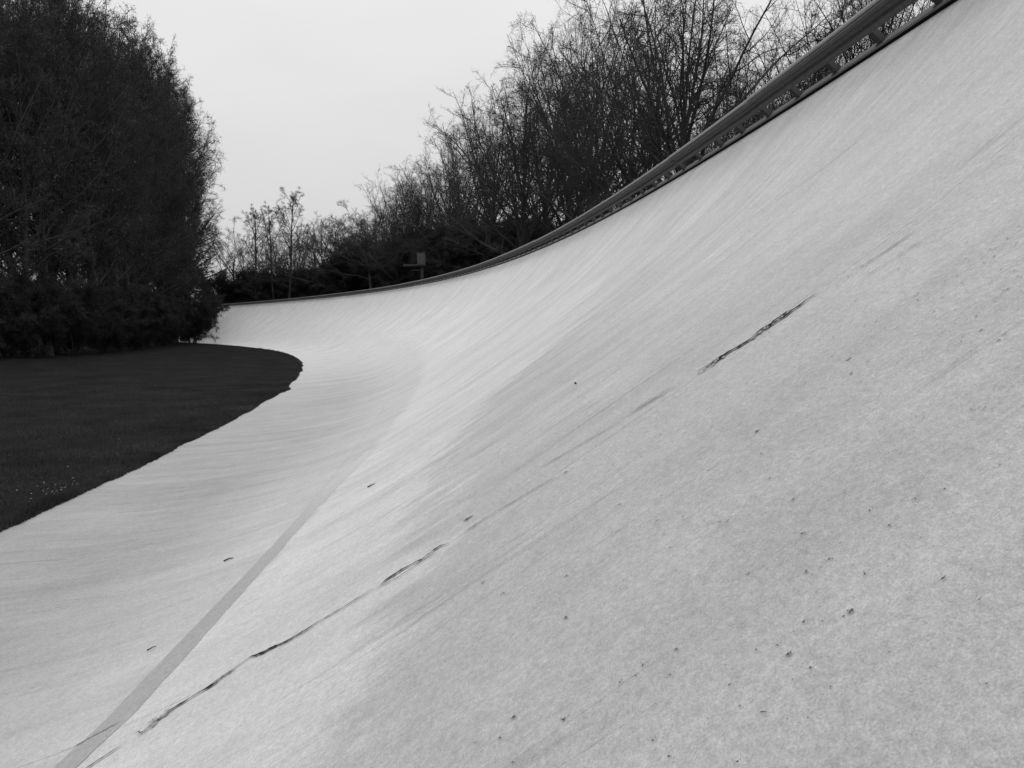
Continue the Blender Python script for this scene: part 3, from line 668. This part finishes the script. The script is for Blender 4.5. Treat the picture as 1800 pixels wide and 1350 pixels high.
# trees beyond the rail: column, distance, row of the top, kind, variant, rotation, label, lean
RT = [
 (1212, 32, -110, 'oak', 0, 0.3, 'tall dark tree with the thickest trunk, many steep limbs above the rail', (0, 0), 1.0),
 (1140, 40, -25, 'vase', 0, 1.2, 'tree leaning left beside the thickest trunk', (0, -.10), .85),
 (1066, 47, 0, 'oak', 0, 2.0, 'spreading dark tree between the leaning tree and the wide fan shaped one', (0, 0), .85),
 (1004, 54, 25, 'vase', 1, 5.1, 'dark tree whose trunk meets the rail right of the wide fan tree', (0, -.04), .85),
 (906, 60, 128, 'oak', 0, 4.1, 'wide fan shaped bare tree opening from a low fork at the rail', (0, -.04), 1.05),
 (962, 72, 85, 'vase', 0, 3.5, 'bare tree with steep limbs behind the fan shaped tree', (0, -.04), .9),
 (862, 70, 165, 'upright', 0, 2.6, 'bare tree behind the left flank of the fan shaped tree', (0, -.05), 1.0),
 (800, 84, 225, 'vase', 0, 5.0, 'lower bushy bare tree to the right of the marshal platform', (0, 0), 1.0),
 (745, 98, 285, 'upright', 1, 0.9, 'dense twiggy tree right behind the marshal platform', (0, 0), 1.1),
 (705, 96, 300, 'vase', 1, 2.2, 'round topped bare tree left of the marshal platform', (0, 0), .9),
 (662, 112, 335, 'gnarled', 0, 1.1, 'crooked tree with an arching limb reaching left', (0, 0), 1.1),
 (612, 122, 368, 'gnarled', 0, 3.9, 'low crooked tree between two larger oaks in the distance', (0, 0), 1.0),
 (565, 138, 362, 'gnarled', 0, 5.3, 'spreading distant oak with dark twisted branches', (0, 0), 1.35),
 (512, 147, 318, 'slender', 0, 0.4, 'tallest thin tree in the distant gap under the open sky', (0, .03), 1.0),
 (488, 154, 345, 'slender', 0, 2.4, 'thin tree standing close left of the tallest distant one', (0, -.04), .9),
 (455, 166, 350, 'slender', 0, 4.4, 'thin distant tree with a long crooked branch leaning left', (0, -.08), 1.1),
 (428, 174, 360, 'gnarled', 0, 2.9, 'distant tree half hidden by the dark thicket on the left', (0, 0), .9),
 (1290, 47, 90, 'vase', 1, 4.2, 'thin twiggy tree right of the thickest trunk above the rail', (0, .03), .8),
 (1345, 38, 95, 'vase', 0, 2.7, 'low twiggy tree showing through the rail posts', (0, .02), .75),
 (1400, 50, 40, 'gnarled', 0, 0.6, 'crooked tree whose bare top stands over the rising rail', (0, 0), 1.0),
 (1450, 36, -10, 'vase', 1, 1.9, 'bare tree with thin upright limbs near the top of the rail', (0, 0), .8),
 (1530, 36, -60, 'upright', 1, 3.3, 'bare tree behind the highest visible stretch of rail', (0, 0), .9),
 (1620, 33, -80, 'gnarled', 0, 4.7, 'rightmost bare tree seen through the gaps of the rail', (0, 0), 1.0),
]
for px, d, py, kind, var, rot, lab, lean, wide in RT:
    x, y = on_line(px, d); place('bare_tree', kind, var, x, y, 4.3, top_h(py, px, d, 4.3), rot, lab, 'tree', None, lean, wide)
# second row that fills in behind, alike and half hidden
rr = np.random.default_rng(23)
for px, d, py in [(1100, 70, 50), (1025, 80, 90), (875, 92, 200), (810, 98, 240), (745, 110, 310), (725, 112, 320), (690, 118, 340), (680, 124, 350), (640, 132, 375), (665, 126, 360), (615, 140, 385), (565, 150, 382), (520, 156, 385), (500, 170, 390),
                  (590, 150, 375), (540, 158, 385), (475, 172, 400), (445, 180, 395), (770, 100, 290), (830, 92, 230), (1250, 66, 120), (1330, 60, 130), (1400, 64, 90), (1480, 58, 50), (1560, 55, 10)]:
    x, y = on_line(px, d)
    place('bare_tree', 'upright' if rr.random() < .5 else 'vase', int(rr.integers(0, 2)), x, y, 4.0, top_h(py, px, d, 4.0), rr.uniform(0, 6.28),
          'bare tree in the second row of woodland beyond the rail, half hidden by nearer trees', 'tree', 'second row of trees beyond the rail', (0, 0), rr.uniform(.85, 1.1))
# scrub behind the rail
sr = np.random.default_rng(31)
for px, d, h in [(x_, 60+(1000-x_)*.205+sr.uniform(0, 8), None) for x_ in range(960, 400, -16)]:
    x, y = on_line(px, d); z = 4.2
    py = np.interp(px, [400, 480, 560, 640, 700, 760, 850, 960], [470, 472, 470, 455, 432, 412, 410, 400])+sr.uniform(-12, 14)
    place('bush', 'bush', int(sr.integers(0, 2)), x, y, z, max(3.0, top_h(py, px, d, z)), sr.uniform(0, 6.28), 'dark dense scrub bush growing right behind the rail', 'bush', 'scrub bushes behind the rail', (0, 0), 1.5)

# the thicket inside the curve
line = np.array([(-38, 30), (-38, 44), (-37.5, 56), (-38.2, 66), (-40, 80), (-44, 96), (-49, 112), (-54, 128), (-61, 148)])
def along(t):
    d = np.concatenate([[0], np.cumsum(np.hypot(*np.diff(line, axis=0).T))]); return np.array([np.interp(t*d[-1], d, line[:, 0]), np.interp(t*d[-1], d, line[:, 1])])
lr = np.random.default_rng(47)
TOPX = [-400, 0, 150, 215, 245, 290, 330, 370, 400, 415, 440]; TOPY = [-240, -160, -90, -40, 15, 60, 115, 190, 265, 330, 410]
def px_of(x, y):
    a_ = math.atan2(x, y)+YAW; return 900+1250.1*math.tan(a_)
def thicket(x, y, shave=0.0, crown_px=35):
    px = px_of(x, y); d = math.hypot(x, y)
    py = np.interp(px+crown_px*45/d, TOPX, TOPY)+shave
    return top_h(py, px, d, .8)
cnt = 0
for px, d, py in [(80, 62, -120), (135, 70, -110), (178, 72, -60), (215, 82, -10), (250, 92, 45), (290, 105, 85), (318, 108, 120), (352, 120, 185), (385, 138, 262)]:
    x, y = on_line(px, d); place('bare_tree', 'upright', int(lr.integers(0, 2)), x-8.0, y+6, .75, top_h(py, px, d, .8), lr.uniform(0, 6.28),
          'bare limbed tree rising out of the dark thicket on the left', 'tree', 'bare trees rising out of the thicket', (0, 0), .8)
for row, (off, nrow) in enumerate([(0.0, 22), (5.0, 14), (11.0, 8)]):
    for i in range(nrow):
        t_ = (i+lr.uniform(.2, .8))/nrow; p_ = along(t_); x = p_[0]-off-lr.uniform(0, 2.0)-1.0; y = p_[1]+lr.uniform(-1, 1)+off*.3
        h = thicket(x, y, lr.uniform(-45, 75)+row*35)
        if h < 5: continue
        place('leafy_tree', 'leafy', int(lr.integers(0, 2)), x, y, .75, h*lr.uniform(.93, 1.0), lr.uniform(0, 6.28),
              'dark leafy tree crowded into the thicket inside the curve', 'tree', 'trees of the dense thicket on the left', (lr.uniform(-.03, .03), lr.uniform(-.03, .05)), lr.uniform(.68, .95)); cnt += 1
for i in range(34):
    t_ = (i+lr.uniform(.2, .8))/34; p_ = along(t_); x = p_[0]+lr.uniform(-3.2, -0.6); y = p_[1]
    place('bush', 'bush', int(lr.integers(0, 2)), x, y, .65, lr.uniform(4.0, 7.5), lr.uniform(0, 6.28), 'dark bush at the foot of the thicket beside the turf', 'bush', 'bushes along the foot of the thicket', (0, 0), 1.0)
x, y = on_line(340, 126); place('bush', 'bush', 1, x, y, .3, 8.0, 1.0, 'leafy bush leaning out over the far end of the track', 'bush', None, (0, .12), 1.0)

# ------------------------------------------------------------------ grass
gr = np.random.default_rng(3)
N = 260000
s_ = np.concatenate([gr.uniform(2, 40, N//2), gr.uniform(2, 100, N-N//2)])
d_ = gr.exponential(7.0, N); d_ = np.where(gr.random(N) < .20, gr.uniform(-.05, .25, N), d_); d_ = np.minimum(d_, 40)
w_ = infield_edge(s_)*np.exp(-np.maximum(d_, 0)/2)-d_-.005
z_ = np.where(d_ < 0.02, zprof(np.maximum(w_, 0))+.012, infield_z(s_, w_))
Pb = pt(s_, w_, z=z_)
h = gr.uniform(.025, .085, N)*(1+.6*vnoise(s_*.8, w_*.8, 61))*(1+.9*np.maximum(0, vnoise(s_*3.1, w_*3.1, 62))); a_ = gr.uniform(0, 6.283, N); wd = gr.uniform(.004, .010, N)
dx = np.stack([np.cos(a_)*wd, np.sin(a_)*wd, 0*wd], -1); tip = Pb+np.stack([gr.normal(0, .03, N), gr.normal(0, .03, N), h], -1)
V = np.stack([Pb-dx-[0, 0, .01], Pb+dx-[0, 0, .01], tip], 1).reshape(-1, 3)
tag(link('grass', mesh_np('grass', V, np.arange(3*N).reshape(-1, 3), M_blade)), 'short dark turf on the inside of the curve', 'grass', kind='stuff')
# pale dry leaves and daisies caught in the turf
N = 110; s_ = gr.uniform(10, 36, N); d_ = np.abs(gr.normal(0, 2.2, N))+.05
cl = gr.random(N) < .3; s_[cl] = 14.3+gr.normal(0, .35, cl.sum()); d_[cl] = .35+np.abs(gr.normal(0, .3, cl.sum()))
w_ = infield_edge(s_)-d_; c = pt(s_, w_, z=infield_z(s_, w_)+.035); sz = gr.uniform(.008, .026, N)
ang = gr.uniform(0, 6.28, (N, 1))+np.arange(5)*1.2566
V = c[:, None]+np.stack([np.cos(ang)*sz[:, None], np.sin(ang)*sz[:, None]*.7, gr.uniform(-.01, .012, (N, 5))], -1)
me = bpy.data.meshes.new('fallen_leaves'); me.from_pydata([tuple(v) for v in V.reshape(-1, 3)], [], [tuple(range(5*i, 5*i+5)) for i in range(N)]); me.materials.append(M_litter)
tag(link('fallen_leaves', me), 'pale scraps and small flowers scattered in the turf by the track edge', 'litter', kind='stuff')
# loose twigs lying on the slabs
def debris(name, s0, w0, ln, th, ang, label):
    n_ = 6; t = np.linspace(-.5, .5, n_); rg = np.random.default_rng(int(s0*100)); side = np.cumsum(rg.normal(0, .45, n_))*ln*.5
    P = pt(s0+t*ln*math.cos(ang)-side*math.sin(ang), w0+t*ln*math.sin(ang)+side*math.cos(ang), dz=.016+th*.6)
    o_ = P[n_//2].copy(); v, f = tubes((P-o_)[None], np.array([th]), np.array([th*.5]), 5)
    tag(link(name, mesh_np(name, v, f, M_dirt_shade, True), None, tuple(o_)), label, 'twig')
debris('twig', 8.10, 4.75, .10, .010, 1.3, 'curved dark twig lying left of the filler strip')
debris('twig', 8.78, 6.30, .09, .009, 1.5, 'short dark twig lying right of the filler strip')
debris('twig', 5.70, 4.94, .07, .006, 1.2, 'tiny dark twig nearest to the foreground end of the filler strip')
debris('twig', 6.75, 8.60, .05, .008, .9, 'small dark scrap on the bank above the filler strip')
